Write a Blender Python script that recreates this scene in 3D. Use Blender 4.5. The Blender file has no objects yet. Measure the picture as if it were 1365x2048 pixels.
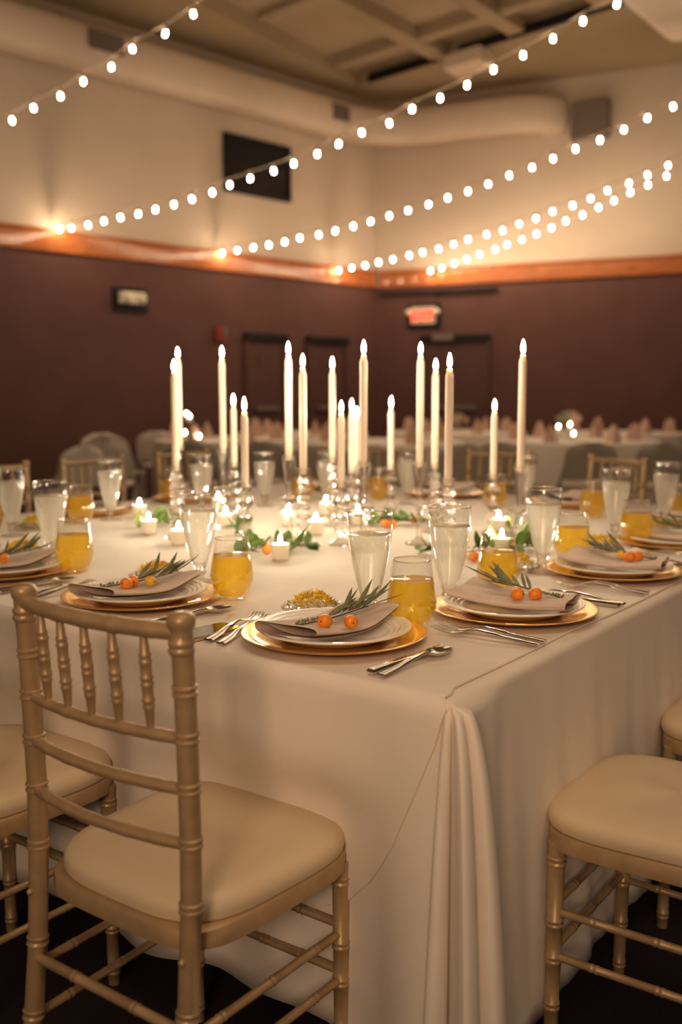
import bpy, math, random
from mathutils import Vector, Matrix
random.seed(7)
C = bpy.context.scene.collection
SC = bpy.context.scene
# ------------------------------------------------------------------ camera, world, lights, exposure
F, CX, CY, H = 1990.0, 682.5, 1024.0, 1.22
PITCH = math.atan(241 / F)
cd = bpy.data.cameras.new('camera'); cam = bpy.data.objects.new('camera', cd); C.objects.link(cam)
cam.location = (0, 0, H); cam.rotation_euler = (math.pi / 2 - PITCH, 0, 0)
cd.sensor_fit = 'HORIZONTAL'; cd.sensor_width = 24; cd.lens = 24 * F / 1365
cd.clip_start = .05; cd.clip_end = 100
cd.dof.use_dof = True; cd.dof.focus_distance = 1.86; cd.dof.aperture_fstop = 2.25
SC.camera = cam
WARM = (1.0, .70, .40)
wd = bpy.data.worlds.new('dim_room'); SC.world = wd; wd.use_nodes = True
bg = wd.node_tree.nodes['Background']; bg.inputs[0].default_value = (1, .76, .60, 1); bg.inputs[1].default_value = .165
def area(loc, rot, sx, sy, e, col):
    l = bpy.data.lights.new('fill_light', 'AREA'); l.shape = 'RECTANGLE'; l.size = sx; l.size_y = sy; l.energy = e; l.color = col
    o = bpy.data.objects.new('fill_light', l); C.objects.link(o); o.location = loc; o.rotation_euler = rot
    return o
area((.6, .6, 4.6), (0, 0, 0), 3.0, 3.0, 50, (1, .70, .45))        # added soft overhead fill above the camera, no fixture modelled
area((2.6, 6.5, 4.8), (0, 0, 0), 4.0, 3.0, 40, (1, .72, .47))  # second added overhead fill, farther into the room
area((-.4, -3.0, 3.9), (math.radians(56), 0, 0), 5.0, 1.6, 22, (1, .64, .38))      # added fill from behind the camera, brightens the cloth front
def spot(loc, aim, ang, e, col):
    l = bpy.data.lights.new('fill_spot', 'SPOT'); l.energy = e; l.color = col; l.spot_size = math.radians(ang); l.spot_blend = 1; l.shadow_soft_size = .7
    o = bpy.data.objects.new('fill_spot', l); C.objects.link(o); o.location = loc; o.rotation_euler = (Vector(aim) - Vector(loc)).to_track_quat('-Z', 'Y').to_euler()
spot((-.9, -3.6, 2.9), (-.05, 1.75, .98), 25, 680, (1, .66, .40))      # added unseen spot that lifts the front of the table
BULB, FLAME = 315.0, 500.0
SC.view_settings.view_transform = 'Standard'; SC.view_settings.look = 'None'
SC.view_settings.exposure = 0.0; SC.view_settings.gamma = 1.0; SC.view_settings.use_curve_mapping = False

# ------------------------------------------------------------------ pixel helpers (design measurements -> real positions)
def ray(x, y):
    a = (x - CX) / F; b = -(y - CY) / F
    return Vector((a, math.cos(PITCH) + b * math.sin(PITCH), -math.sin(PITCH) + b * math.cos(PITCH)))
CAM = Vector((0, 0, H))
def pl(x, y, z): d = ray(x, y); return CAM + d * ((z - H) / d.z)
def at(x, y, Y): d = ray(x, y); return CAM + d * (Y / d.y)

# ------------------------------------------------------------------ materials
def new_mat(name):
    m = bpy.data.materials.new(name); m.use_nodes = True
    nt = m.node_tree; nt.nodes.clear()
    out = nt.nodes.new('ShaderNodeOutputMaterial')
    return m, nt, out
def noise_col(nt, col, var, scale, stretch=None):
    tc = nt.nodes.new('ShaderNodeTexCoord'); mp = nt.nodes.new('ShaderNodeMapping')
    nt.links.new(tc.outputs['Object'], mp.inputs[0])
    if stretch: mp.inputs['Scale'].default_value = stretch
    n = nt.nodes.new('ShaderNodeTexNoise'); n.inputs['Scale'].default_value = scale; n.inputs['Detail'].default_value = 3
    nt.links.new(mp.outputs[0], n.inputs['Vector'])
    r = nt.nodes.new('ShaderNodeValToRGB')
    lo = [max(0, c * (1 - var)) for c in col]; hi = [min(1, c * (1 + var)) for c in col]
    r.color_ramp.elements[0].position = .3; r.color_ramp.elements[1].position = .7
    r.color_ramp.elements[0].color = (*lo, 1); r.color_ramp.elements[1].color = (*hi, 1)
    nt.links.new(n.outputs[0], r.inputs[0])
    return r.outputs[0], n.outputs[0]
def pbr(name, col, rough=.5, metal=0, var=.06, scale=20, bump=0, bscale=None, sss=0, stretch=None, spec=.5, coat=0):
    m, nt, out = new_mat(name)
    p = nt.nodes.new('ShaderNodeBsdfPrincipled'); nt.links.new(p.outputs[0], out.inputs[0])
    c, h = noise_col(nt, col, var, scale, stretch)
    nt.links.new(c, p.inputs['Base Color'])
    p.inputs['Roughness'].default_value = rough; p.inputs['Metallic'].default_value = metal
    p.inputs['Specular IOR Level'].default_value = spec; p.inputs['Coat Weight'].default_value = coat
    if sss:
        p.inputs['Subsurface Weight'].default_value = sss; p.inputs['Subsurface Radius'].default_value = (1, .6, .35)
        p.inputs['Subsurface Scale'].default_value = .02
    if bump:
        if bscale:
            n2 = nt.nodes.new('ShaderNodeTexNoise'); n2.inputs['Scale'].default_value = bscale
            tc = nt.nodes.new('ShaderNodeTexCoord'); nt.links.new(tc.outputs['Object'], n2.inputs['Vector']); h = n2.outputs[0]
        b = nt.nodes.new('ShaderNodeBump'); b.inputs['Strength'].default_value = bump; b.inputs['Distance'].default_value = .004
        nt.links.new(h, b.inputs['Height']); nt.links.new(b.outputs[0], p.inputs['Normal'])
    return m
def emis(name, col, s):
    m, nt, out = new_mat(name); e = nt.nodes.new('ShaderNodeEmission')
    e.inputs[0].default_value = (*col, 1); e.inputs[1].default_value = s; nt.links.new(e.outputs[0], out.inputs[0]); return m
def mixn(nt, fac, a, b):
    x = nt.nodes.new('ShaderNodeMixShader')
    if isinstance(fac, float): x.inputs[0].default_value = fac
    else: nt.links.new(fac, x.inputs[0])
    nt.links.new(a, x.inputs[1]); nt.links.new(b, x.inputs[2]); return x.outputs[0]
def bs(nt, kind, col, rough=None, ior=None):
    n = nt.nodes.new('ShaderNodeBsdf' + kind); n.inputs['Color'].default_value = (*col, 1)
    if rough is not None: n.inputs['Roughness'].default_value = rough
    if ior: n.inputs['IOR'].default_value = ior
    return n.outputs[0]
def facing(nt, base, gain, power=3):
    lw = nt.nodes.new('ShaderNodeLayerWeight'); lw.inputs[0].default_value = .5
    p = nt.nodes.new('ShaderNodeMath'); p.operation = 'POWER'; p.inputs[1].default_value = power; nt.links.new(lw.outputs['Facing'], p.inputs[0])
    a = nt.nodes.new('ShaderNodeMath'); a.operation = 'MULTIPLY_ADD'; a.inputs[1].default_value = gain; a.inputs[2].default_value = base
    nt.links.new(p.outputs[0], a.inputs[0]); return a.outputs[0]
def thin_glass(name):
    m, nt, out = new_mat(name)
    nt.links.new(mixn(nt, facing(nt, .075, .75, 2.4), bs(nt, 'Transparent', (.97, .97, .95)), bs(nt, 'Glossy', (1, 1, 1), .03)), out.inputs[0]); return m
def crystal(name):
    m, nt, out = new_mat(name)
    nt.links.new(mixn(nt, .6, bs(nt, 'Glass', (1, .99, .97), 0.0, 1.5), bs(nt, 'Transparent', (.97, .96, .94))), out.inputs[0]); return m
def liquid(name, col, milk, kmilk, ktr, rough):
    m, nt, out = new_mat(name)
    a = mixn(nt, kmilk, bs(nt, 'Refraction', col, rough, 1.2), bs(nt, 'Translucent', milk))
    a = mixn(nt, ktr, a, bs(nt, 'Transparent', col))
    a = mixn(nt, facing(nt, .03, .3), a, bs(nt, 'Glossy', (1, 1, 1), .05))
    nt.links.new(a, out.inputs[0]); return m
M = {}
M['brown'] = pbr('brown_wall_paint', (.118, .052, .046), .75, var=.08, scale=3, spec=.3)
M['cream'] = pbr('cream_wall_paint', (.60, .49, .395), .8, var=.03, scale=2, spec=.2)
M['ceil'] = pbr('ceiling_paint', (.46, .355, .25), .9, var=.06, scale=2, spec=.1)
M['soffit'] = pbr('soffit_paint', (.41, .315, .205), .9, var=.03, scale=2, spec=.1)
M['duct'] = pbr('duct_paint', (.72, .58, .46), .6, var=.03, scale=4)
M['trimwood'] = pbr('varnished_wood', (.42, .135, .045), .11, var=.25, scale=6, stretch=(1, 1, 9), spec=.14)
M['carpet'] = pbr('dark_carpet', (.030, .022, .026), .95, var=.3, scale=300, bump=.5, spec=.05)
M['black'] = pbr('matt_black', (.012, .010, .012), .6, spec=.2)
M['darkwin'] = pbr('dark_glass', (.018, .013, .014), .12, var=.2, scale=1)
M['door'] = pbr('door_paint', (.100, .045, .040), .6, spec=.3)
M['panelgrey'] = pbr('grey_grille', (.16, .12, .10), .7)
M['cloth'] = pbr('linen_cloth', (.80, .72, .63), .85, var=.03, scale=8, bump=.12, bscale=900, spec=.15)
M['gold'] = pbr('gold_chair_paint', (.42, .285, .155), .40, metal=.3, var=.10, scale=40, bump=.05)
M['cushion'] = pbr('ivory_vinyl', (.66, .53, .36), .42, var=.03, scale=6, bump=.05, bscale=500)
M['glass'] = thin_glass('clear_glass'); M['crystal'] = crystal('cut_crystal')
M['water'] = liquid('iced_water', (1, 1, .99), (1, .97, .90), .75, .50, .04)
M['amber'] = liquid('amber_drink', (1, .83, .27), (1, .75, .10), .68, .32, .10)
M['foam'] = liquid('drink_surface', (1, .97, .9), (1, .94, .84), .7, .5, .05)
M['wax'] = pbr('white_wax', (.80, .71, .60), .5, var=.02, sss=.6)
def glow_wax(name):
    m, nt, out = new_mat(name); nt.links.new(mixn(nt, .5, bs(nt, 'Diffuse', (.92, .86, .76)), bs(nt, 'Translucent', (.96, .90, .80))), out.inputs[0]); return m
M['vwax'] = glow_wax('votive_wax')
M['wick'] = pbr('wick', (.03, .02, .02), .9)
M['flame'] = emis('flame_light', (1, .83, .59), FLAME)
M['bulb'] = emis('bulb_light', (1, .74, .47), BULB)
M['cable'] = pbr('lamp_cable', (.28, .22, .17), .6)
M['charger'] = pbr('gold_lacquer', (.83, .50, .17), .22, metal=.75, var=.06, scale=60)
M['china'] = pbr('white_china', (.86, .81, .74), .18, var=.01)
M['napkin'] = pbr('taupe_napkin', (.68, .55, .46), .9, var=.05, scale=30, bump=.15, bscale=1200, spec=.1)
M['kumquat'] = pbr('kumquat_skin', (.90, .27, .015), .38, var=.1, scale=60, bump=.2, bscale=400)
M['kumyel'] = pbr('yellow_kumquat_skin', (.86, .48, .04), .38, var=.1, scale=60, bump=.2, bscale=400)
M['olive'] = pbr('olive_leaf', (.19, .20, .105), .6, var=.3, scale=50)
M['leaf'] = pbr('green_leaf', (.11, .19, .035), .42, var=.35, scale=40)
M['lime'] = pbr('pale_leaf', (.30, .36, .06), .45, var=.2, scale=40)
M['herbgreen'] = pbr('dish_greens', (.17, .19, .03), .6, var=.4, scale=60)
M['stem'] = pbr('herb_stem', (.09, .08, .04), .7)
M['petal'] = pbr('yellow_petal', (.95, .60, .03), .6, var=.2, scale=80)
M['silver'] = pbr('polished_steel', (.78, .72, .65), .16, metal=1, var=.02)
M['phonegold'] = pbr('rose_gold_metal', (.72, .52, .38), .3, metal=.9)
M['phoneglass'] = pbr('phone_glass', (.02, .015, .012), .04, var=.02, coat=.5)
M['white'] = pbr('white_resin', (.75, .66, .55), .5)
M['grey'] = pbr('dim_white_resin', (.43, .36, .28), .6)  # white chairs in dim light: the shade is put into this colour
M['exitred'] = emis('exit_letters', (1, .07, .035), 2.6)
M['exitface'] = pbr('exit_face', (.66, .55, .42), .5)
M['lamphead'] = pbr('lamp_head', (.85, .76, .62), .35)
M['alarm'] = pbr('red_alarm', (.30, .035, .03), .4)
M['pink'] = pbr('blush_napkin', (.56, .36, .27), .9)
M['petalpink'] = pbr('blush_petal', (.50, .33, .22), .8)

# ------------------------------------------------------------------ mesh helpers
class MB:
    def __init__(s): s.v = []; s.f = []
    def add(s, v, f):
        o = len(s.v); s.v += [tuple(p) for p in v]; s.f += [tuple(i + o for i in q) for q in f]; return s
    def box(s, x0, x1, y0, y1, z0, z1):
        return s.add([(x, y, z) for z in (z0, z1) for y in (y0, y1) for x in (x0, x1)],
                     [(0, 2, 3, 1), (4, 5, 7, 6), (0, 1, 5, 4), (2, 6, 7, 3), (0, 4, 6, 2), (1, 3, 7, 5)])
    def lathe(s, prof, n=24, cx=0, cy=0, facet=None):
        v = []; f = []; idx = []
        for r, z in prof:
            if r < 1e-6: idx.append([len(v)]); v.append((cx, cy, z))
            else:
                st = len(v)
                for k in range(n):
                    a = 2 * math.pi * k / n; rr = r * (1 + (facet(k, z) if facet else 0))
                    v.append((cx + rr * math.cos(a), cy + rr * math.sin(a), z))
                idx.append(list(range(st, st + n)))
        for a, b in zip(idx, idx[1:]):
            for k in range(n):
                k2 = (k + 1) % n
                if len(a) == 1 and len(b) == 1: continue
                if len(a) == 1: f.append((a[0], b[k2], b[k]))
                elif len(b) == 1: f.append((a[k], a[k2], b[0]))
                else: f.append((a[k], a[k2], b[k2], b[k]))
        return s.add(v, f)
    def tube(s, pts, rad, n=8, cap=True, flat=1.0):
        pts = [Vector(p) for p in pts]
        if not hasattr(rad, '__len__'): rad = [rad] * len(pts)
        v = []; f = []; up = None
        for i, p in enumerate(pts):
            t = (pts[min(i + 1, len(pts) - 1)] - pts[max(i - 1, 0)]).normalized()
            if up is None:
                up = Vector((0, 0, 1)) if abs(t.z) < .9 else Vector((1, 0, 0))
            a = t.cross(up).normalized(); b = a.cross(t).normalized(); up = b
            for k in range(n):
                q = 2 * math.pi * k / n
                v.append(p + (a * math.cos(q) + b * math.sin(q) * flat) * rad[i])
        m = len(pts)
        for i in range(m - 1):
            for k in range(n):
                k2 = (k + 1) % n
                f.append((i * n + k, i * n + k2, (i + 1) * n + k2, (i + 1) * n + k))
        if cap: f.append(tuple(range(n - 1, -1, -1))); f.append(tuple((m - 1) * n + k for k in range(n)))
        return s.add(v, f)
    def grid(s, rows, close=False):
        n = len(rows[0]); v = [p for r in rows for p in r]; f = []
        for i in range(len(rows) - 1):
            for k in range(n if close else n - 1):
                k2 = (k + 1) % n
                f.append((i * n + k, i * n + k2, (i + 1) * n + k2, (i + 1) * n + k))
        return s.add(v, f)
    def ball(s, c, r, n=10, m=7, sz=1.0):
        return s.lathe([(r * math.sin(math.pi * i / m) if 0 < i < m else 0, c[2] - r * sz * math.cos(math.pi * i / m)) for i in range(m + 1)], n, c[0], c[1])
    def xf(s, mat): s.v = [tuple(mat @ Vector(p)) for p in s.v]; return s
    def mesh(s, name, mat, smooth=True):
        me = bpy.data.meshes.new(name); me.from_pydata(s.v, [], s.f); me.materials.append(mat)
        if smooth:
            me.polygons.foreach_set('use_smooth', [True] * len(me.polygons))
            try: me.set_sharp_from_angle(angle=math.radians(48))
            except Exception: pass
        me.update(); return me
def part(name, mesh, parent=None, loc=None, rot=None, scale=None, label=None):
    o = bpy.data.objects.new(name, mesh); C.objects.link(o)
    if parent: o.parent = parent
    if loc is not None: o.location = loc
    if rot is not None: o.rotation_euler = rot
    if scale is not None: o.scale = scale
    if label: o['label'] = label
    return o
def tag(o, label, cat, group=None):
    o['label'] = label; o['category'] = cat
    if group: o['group'] = group
    return o
def thing(name, label, cat, loc=(0, 0, 0), rz=0, group=None):
    o = bpy.data.objects.new(name, None); C.objects.link(o); o.empty_display_size = .05
    o.location = loc; o.rotation_euler = (0, 0, rz); return tag(o, label, cat, group)
def struct(name, mesh): o = part(name, mesh); o['kind'] = 'structure'; return o
def bevel(o, w, seg=2):
    b = o.modifiers.new('bevel', 'BEVEL'); b.width = w; b.segments = seg; b.limit_method = 'ANGLE'; return o
ORD = 'zeroth first second third fourth fifth sixth seventh eighth ninth tenth eleventh twelfth thirteenth fourteenth fifteenth sixteenth seventeenth eighteenth nineteenth twentieth'.split()
def smooth(a, b, x):
    t = max(0, min(1, (x - a) / (b - a))); return t * t * (3 - 2 * t)
def lerp(a, b, t): return a + (b - a) * t
def interp(tab, x):
    if x <= tab[0][0]: return tab[0][1]
    for (a, p), (b, q) in zip(tab, tab[1:]):
        if x <= b: return lerp(p, q, (x - a) / (b - a))
    return tab[-1][1]

# table frame: origin at the near corner, s along the front-left side, t along the right side
A36 = math.radians(36)
U = Vector((math.sin(A36), math.cos(A36), 0)); V = Vector((-math.cos(A36), math.sin(A36), 0))
CORNER = Vector((.167, 1.450, 0))
def T(s, t, z=0): p = CORNER + V * s + U * t; return Vector((p.x, p.y, z))
TZ = .764
# room frame
KC = Vector((.48, 14.0, 0)); LW = Vector((-.691, -.723, 0)).normalized(); RW = Vector((.9, -.435, 0)).normalized()
LN = Vector((.723, -.691, 0)).normalized(); RN = Vector((-.435, -.9, 0)).normalized()      # into the room
def wl(t, z, o=0): p = KC + LW * t + LN * o; return Vector((p.x, p.y, z))
def wr(t, z, o=0): p = KC + RW * t + RN * o; return Vector((p.x, p.y, z))
def wbox(fn, t0, t1, z0, z1, o0, o1):
    m = MB(); m.add([fn(t, z, o) for z in (z0, z1) for o in (o0, o1) for t in (t0, t1)],
                    [(0, 2, 3, 1), (4, 5, 7, 6), (0, 1, 5, 4), (2, 6, 7, 3), (0, 4, 6, 2), (1, 3, 7, 5)])
    return m
ZT0, ZT1, ZC = 2.63, 2.83, 5.07

# ------------------------------------------------------------------ room shell
struct('floor', MB().add([(-10, -4, 0), (11, -4, 0), (11, 15, 0), (-10, 15, 0)], [(0, 1, 2, 3)]).mesh('floor', M['carpet'], False))
for side, fn, L in (('left', wl, 15), ('right', wr, 11.5)):
    w = struct('wall_' + side, wbox(fn, -.1, L, ZT0 + .02, 5.34, -.12, 0).mesh('upper_wall', M['cream'], False))
    part('wainscot', wbox(fn, -.1, L, 0, ZT0 + .02, -.12, 0).mesh('lower_wall', M['brown'], False), w)
tr = struct('trim_1', wbox(wl, .06, 15, ZT0, ZT1, 0, .05).mesh('rail', M['trimwood'], False)); bevel(tr, .012)
part('cap', wbox(wl, .06, 15, ZT1, ZT1 + .025, 0, .075).mesh('cap', M['trimwood'], False), tr)
tr = struct('trim_2', wbox(wr, .05, 11.5, ZT0, ZT1, 0, .05).mesh('rail', M['trimwood'], False)); bevel(tr, .012)
part('cap', wbox(wr, .05, 11.5, ZT1, ZT1 + .025, 0, .075).mesh('cap', M['trimwood'], False), tr)
# ceiling: high deck, soffit slabs along the two walls, beams
ce = struct('ceiling', MB().box(-10, 11, -4, 15, 5.24, 5.34).mesh('deck', M['ceil'], False))
BD = Vector((.60, .80, 0)).normalized(); XD = Vector((.70, -.714, 0)).normalized()
TC = Vector((.20, 13.22, 0))
def slab(pts, z0, z1):
    n = len(pts); m = MB()
    m.add([(p[0], p[1], z) for z in (z0, z1) for p in pts], [tuple(range(n))[::-1], tuple(range(n, 2 * n))] + [(k, (k + 1) % n, n + (k + 1) % n, n + k) for k in range(n)])
    return m
e0 = TC - Vector((.51, .86, 0)) * 12
part('soffit', slab([KC + LW * 15, e0, TC, KC], ZC, 5.24).mesh('soffit', M['soffit'], False), ce)
e1 = TC + XD * 11
part('soffit', slab([KC, TC, e1, KC + RW * 11.5], ZC, 5.24).mesh('soffit', M['soffit'], False), ce)
def beam(p, d, L0, L1, w, z0, z1, mat='soffit', name='beam'):
    n = Vector((-d.y, d.x, 0)); a = p + d * L0; b = p + d * L1
    return part(name, slab([a - n * w / 2, b - n * w / 2, b + n * w / 2, a + n * w / 2], z0, z1).mesh(name, M[mat], False), ce)
for k, p in enumerate(((1.22, 12.28), (1.96, 11.45), (2.75, 10.7))):
    beam(Vector((*p, 0)), BD, -9, 0.0, (.22, .20, .2)[k], ZC + .02, 5.24)
beam(Vector((-.02, 12.60, 0)), XD, 0, 9, .15, ZC + .04, 5.24)
beam(Vector((-.95, 11.3, 0)), XD, .1, 9, .08, ZC + .1, 5.24)
# black bars standing in for shade inside an open gap at the right soffit
for a, b in ((.25, 1.35), (1.7, 2.35), (2.4, 4.4)):
    beam(TC - Vector((-XD.y, XD.x, 0)) * -.0 + Vector((-.714, -.70, 0)).normalized() * .03, XD, a, b, .05, ZC - .005, ZC + .09, 'black', 'slot_shade')
# wall objects
w1 = struct('window_1', wbox(wl, 1.66, 2.66, 3.58, 4.20, .005, .02).mesh('pane', M['darkwin'], False))
fr = MB()
for a, b, c, d in ((1.64, 1.68, 3.56, 4.22), (2.66, 2.70, 3.56, 4.22), (1.64, 2.70, 3.56, 3.60), (1.64, 2.70, 4.19, 4.22)):
    q = wbox(wl, a, b, c, d, 0, .05); fr.add(q.v, q.f)
part('window_frame', fr.mesh('frame', M['black'], False), w1)
part('blind', wbox(wl, 1.68, 2.66, 3.94, 4.19, .02, .028).mesh('blind', M['black'], False), w1)
def door(name, fn, t0, t1, zt):
    d = struct(name, wbox(fn, t0, t1, 0, zt, 0, .02).mesh('leaf', M['door'], False))
    part('door_header', wbox(fn, t0 - .06, t1 + .06, zt, zt + .09, 0, .07).mesh('header', M['black'], False), d)
    part('jamb', wbox(fn, t0 - .06, t0, 0, zt, 0, .05).mesh('jamb', M['door'], False), d)
    part('jamb', wbox(fn, t1, t1 + .06, 0, zt, 0, .05).mesh('jamb', M['door'], False), d)
    part('door_plate', wbox(fn, (t0 + t1) / 2 - .12, (t0 + t1) / 2 + .12, 1.55, 1.68, .02, .03).mesh('plate', M['door'], False), d)
    part('push_bar', wbox(fn, t0 + .1, t1 - .1, .98, 1.04, .02, .07).mesh('bar', M['panelgrey'], False), d)
door('door_1', wl, 1.78, 2.36, 1.84); door('door_2', wl, .66, 1.30, 1.84); door('door_3', wr, .75, 1.60, 1.88)
cl = thing('door_closer', 'dull grey closer arm box above the right wall door', 'closer', wr(1.02, 1.9, .02))
part('body', wbox(wr, .88, 1.17, 1.90, 1.98, .07, .12).xf(Matrix.Translation(-wr(1.02, 1.9, .02))).mesh('closer', M['panelgrey'], False), cl)
rl = tag(part('curtain_rail', wbox(wr, -.12 + .2, 1.75, 2.53, 2.565, .02, .07).mesh('rail', M['black'], False)), 'thin dark rail fixed on the brown wall below the wooden trim', 'rail')
part('bracket', wbox(wr, .9, .95, 2.5, 2.53, .0, .06).mesh('bracket', M['black'], False), rl)
# exit sign with lamp heads
p0 = wr(.72, 2.13, 0)
ex = thing('exit_sign', 'white exit sign with glowing red letters high on the right wall', 'sign', p0)
rot = math.atan2(RW.y, RW.x)
part('housing', bevel(part('tmp', MB().box(-.17, .17, -.06, 0, 0, .22).mesh('housing', M['exitface'], False)), .01).data, ex, rot=(0, 0, rot))
bpy.data.objects.remove(bpy.data.objects['tmp'])
part('back_plate', MB().box(-.24, .24, -.02, 0, -.07, .27).mesh('plate', M['black'], False), ex, rot=(0, 0, rot))
fc = bpy.data.curves.new('exit_text', 'FONT'); fc.body = 'EXIT'; fc.size = .185; fc.align_x = 'CENTER'; fc.extrude = .004; fc.offset = .006; fc.resolution_u = 2; fc.space_character = .86
to = bpy.data.objects.new('t', fc); C.objects.link(to); dg = bpy.context.evaluated_depsgraph_get(); dg.update()
tm = bpy.data.meshes.new_from_object(to.evaluated_get(dg)); bpy.data.objects.remove(to); tm.materials.clear(); tm.materials.append(M['exitred'])
R = Matrix.Rotation(rot, 4, 'Z')
part('lettering', tm, ex, loc=R @ Vector((0, -.064, .045)), rot=(math.pi / 2, 0, rot))
for sx in (-.2, .2):
    part('lamp_head', MB().ball((sx, -.07, .15), .045).mesh('lamp', M['lamphead']), ex, rot=(0, 0, rot))
# emergency light on the left wall
p0 = wl(4.05, 2.12, 0); rl_ = math.atan2(-LW.y, -LW.x)
em = thing('emergency_light', 'twin headed white emergency light on dark backplate, left wall', 'lamp', p0)
part('back_plate', MB().box(-.22, .22, -.03, 0, -.04, .22).mesh('plate', M['black'], False), em, rot=(0, 0, rl_))
part('housing', MB().box(-.15, .15, -.10, -.03, .05, .17).mesh('housing', M['lamphead'], False), em, rot=(0, 0, rl_))
for sx in (-.09, .09): part('lamp_head', MB().ball((sx, -.11, .11), .055).mesh('lamp', M['lamphead']), em, rot=(0, 0, rl_))
al = thing('fire_alarm', 'small red fire alarm box on the brown left wall', 'alarm', wl(2.80, 1.82, 0))
part('body', MB().box(-.07, .07, -.06, 0, 0, .16).mesh('body', M['alarm'], False), al, rot=(0, 0, rl_))
part('strobe', MB().box(-.0, .06, -.09, -.06, .05, .14).mesh('strobe', M['panelgrey'], False), al, rot=(0, 0, rl_))
# air ducts: oval section swept along both walls round the corner
def sect(r1=.19, r2=.22, n=14):
    return [(math.copysign(abs(math.cos(a)) ** .55, math.cos(a)) * r1, math.copysign(abs(math.sin(a)) ** .7, math.sin(a)) * r2) for a in [2 * math.pi * k / n for k in range(n)]]
def duct(path, name):
    rows = []
    for i, p in enumerate(path):
        t = (path[min(i + 1, len(path) - 1)] - path[max(i - 1, 0)]).normalized(); n = Vector((-t.y, t.x, 0))
        rows.append([p + n * a + Vector((0, 0, b)) for a, b in sect()])
    m = MB().grid(rows, True); k = len(rows[0]); m.f.append(tuple(range(k))[::-1]); m.f.append(tuple(len(rows) * k - k + j for j in range(k)))
    return m.mesh(name, M['duct'])
off = .26; zd = 4.63
path = [wl(t, zd, off) for t in (14, 8, 5, 3, 1.6, .9)]
a, b = wl(.9, zd, off), wr(.75, zd, off + .05); cpt = wl(.2, zd, off + .05)
path += [a.lerp(cpt, k).lerp(cpt.lerp(b, k), k) for k in (.25, .5, .75, 1)] + [wr(1.2, zd, off + .05), wr(1.8, zd, off + .05), wr(2.05, zd, off + .04), wr(2.25, zd, off - .02), wr(2.38, zd, off - .12), wr(2.43, zd, .0)]
dc = tag(part('air_duct', duct(path, 'duct')), 'pale round air duct running under the ceiling along both walls', 'duct')
for t0, t1, z0, z1 in ((4.35, 4.75, 4.58, 4.76), (1.03, 1.30, 4.56, 4.74)):
    part('vent', wbox(wl, t0, t1, z0, z1, off + .18, off + .215).mesh('vent', M['panelgrey'], False), dc)
tag(bevel(part('wall_speaker', wbox(wr, 2.67, 3.13, 4.30, 4.74, 0, .16).mesh('speaker', M['panelgrey'], False)), .02), 'square grey speaker box mounted high on the cream right wall', 'speaker')
bx = tag(bevel(part('air_diffuser', slab([Vector((1.38, 12.35, 0)), Vector((1.18, 12.02, 0)), Vector((1.55, 11.65, 0)), Vector((1.78, 11.95, 0))], 4.90, 5.08).mesh('diffuser', M['duct'], False)), .03), 'pale box diffuser hanging from ceiling soffit near dark slots', 'vent')
q = pl(1320, 80, 4.55)
n = Vector((BD.y, -BD.x, 0))
tag(bevel(part('ceiling_duct', slab([q - BD * 9, q + BD * .25, q + BD * .25 + n * .7, q - BD * 9 + n * .7], 4.55, 5.06).mesh('duct', M['duct'], False)), .12, 4), 'broad pale duct under ceiling at the top right', 'duct')

# ------------------------------------------------------------------ string lights
bulb_mesh = MB().lathe([(0, -.024), (.006, -.0225), (.0105, -.017), (.0115, -.009), (.010, 0), (.0085, .010), (.008, .02)], 10).mesh('bulb', M['bulb'])
sock_mesh = MB().lathe([(.0105, .012), (.0125, .02), (.0125, .05), (.006, .058), (0, .058)], 8).mesh('socket', M['cable'])
def string_light(px, Y0, Y1, label, pre=None, post=3):
    n = len(px); pts = []
    # depth advances so that the lamps stay evenly spaced along the cable
    for i, (x, y) in enumerate(px):
        k = i / (n - 1); Y = 1 / lerp(1 / Y0, 1 / Y1, (x - px[0][0]) / (px[-1][0] - px[0][0])); pts.append(at(x, y, Y))
    r = thing('string_light', label, 'string lights', pts[0])
    up = Vector((0, 0, .058)); cab = [p + up for p in pts]
    if pre: cab = [pre] + cab
    d = pts[-1] - pts[-2]
    for k in range(1, post + 1): cab.append(pts[-1] + up + d * k + Vector((0, 0, .012 * k * k)))
    dense = []
    for a, b in zip(cab, cab[1:]):
        dense += [a, a.lerp(b, .5) - Vector((0, 0, .008))]
    dense.append(cab[-1])
    part('cable', MB().tube([p - pts[0] for p in dense], .005, 5).mesh('cable', M['cable']), r)
    for p in pts:
        tilt = (random.uniform(-.25, .25), random.uniform(-.25, .25), 0)
        part('socket', sock_mesh, r, p - pts[0], tilt); part('bulb', bulb_mesh, r, p - pts[0], tilt)
    return r
string_light([(24, 240), (67, 215), (121, 191), (167, 162), (223, 133), (265, 97), (331, 66), (387, 27)], 8.6, 7.6, 'string of warm bulbs crossing the top left corner of the room', pre=at(-40, 262, 8.9))
string_light([(120, 457), (143, 455), (176, 449), (208, 441), (241, 434), (277, 427), (311, 418), (348, 408), (384, 397), (425, 384), (460, 369), (501, 356), (548, 341), (588, 326), (635, 307), (678, 287), (724, 264), (779, 245), (825, 217), (881, 195), (935, 169), (988, 138), (1047, 109), (1107, 76), (1167, 41), (1235, 7)], 10.35, 7.4, 'longest bulb string, from left wall trim past the dark window', pre=wl(4.95, 2.88, .06))
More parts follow.
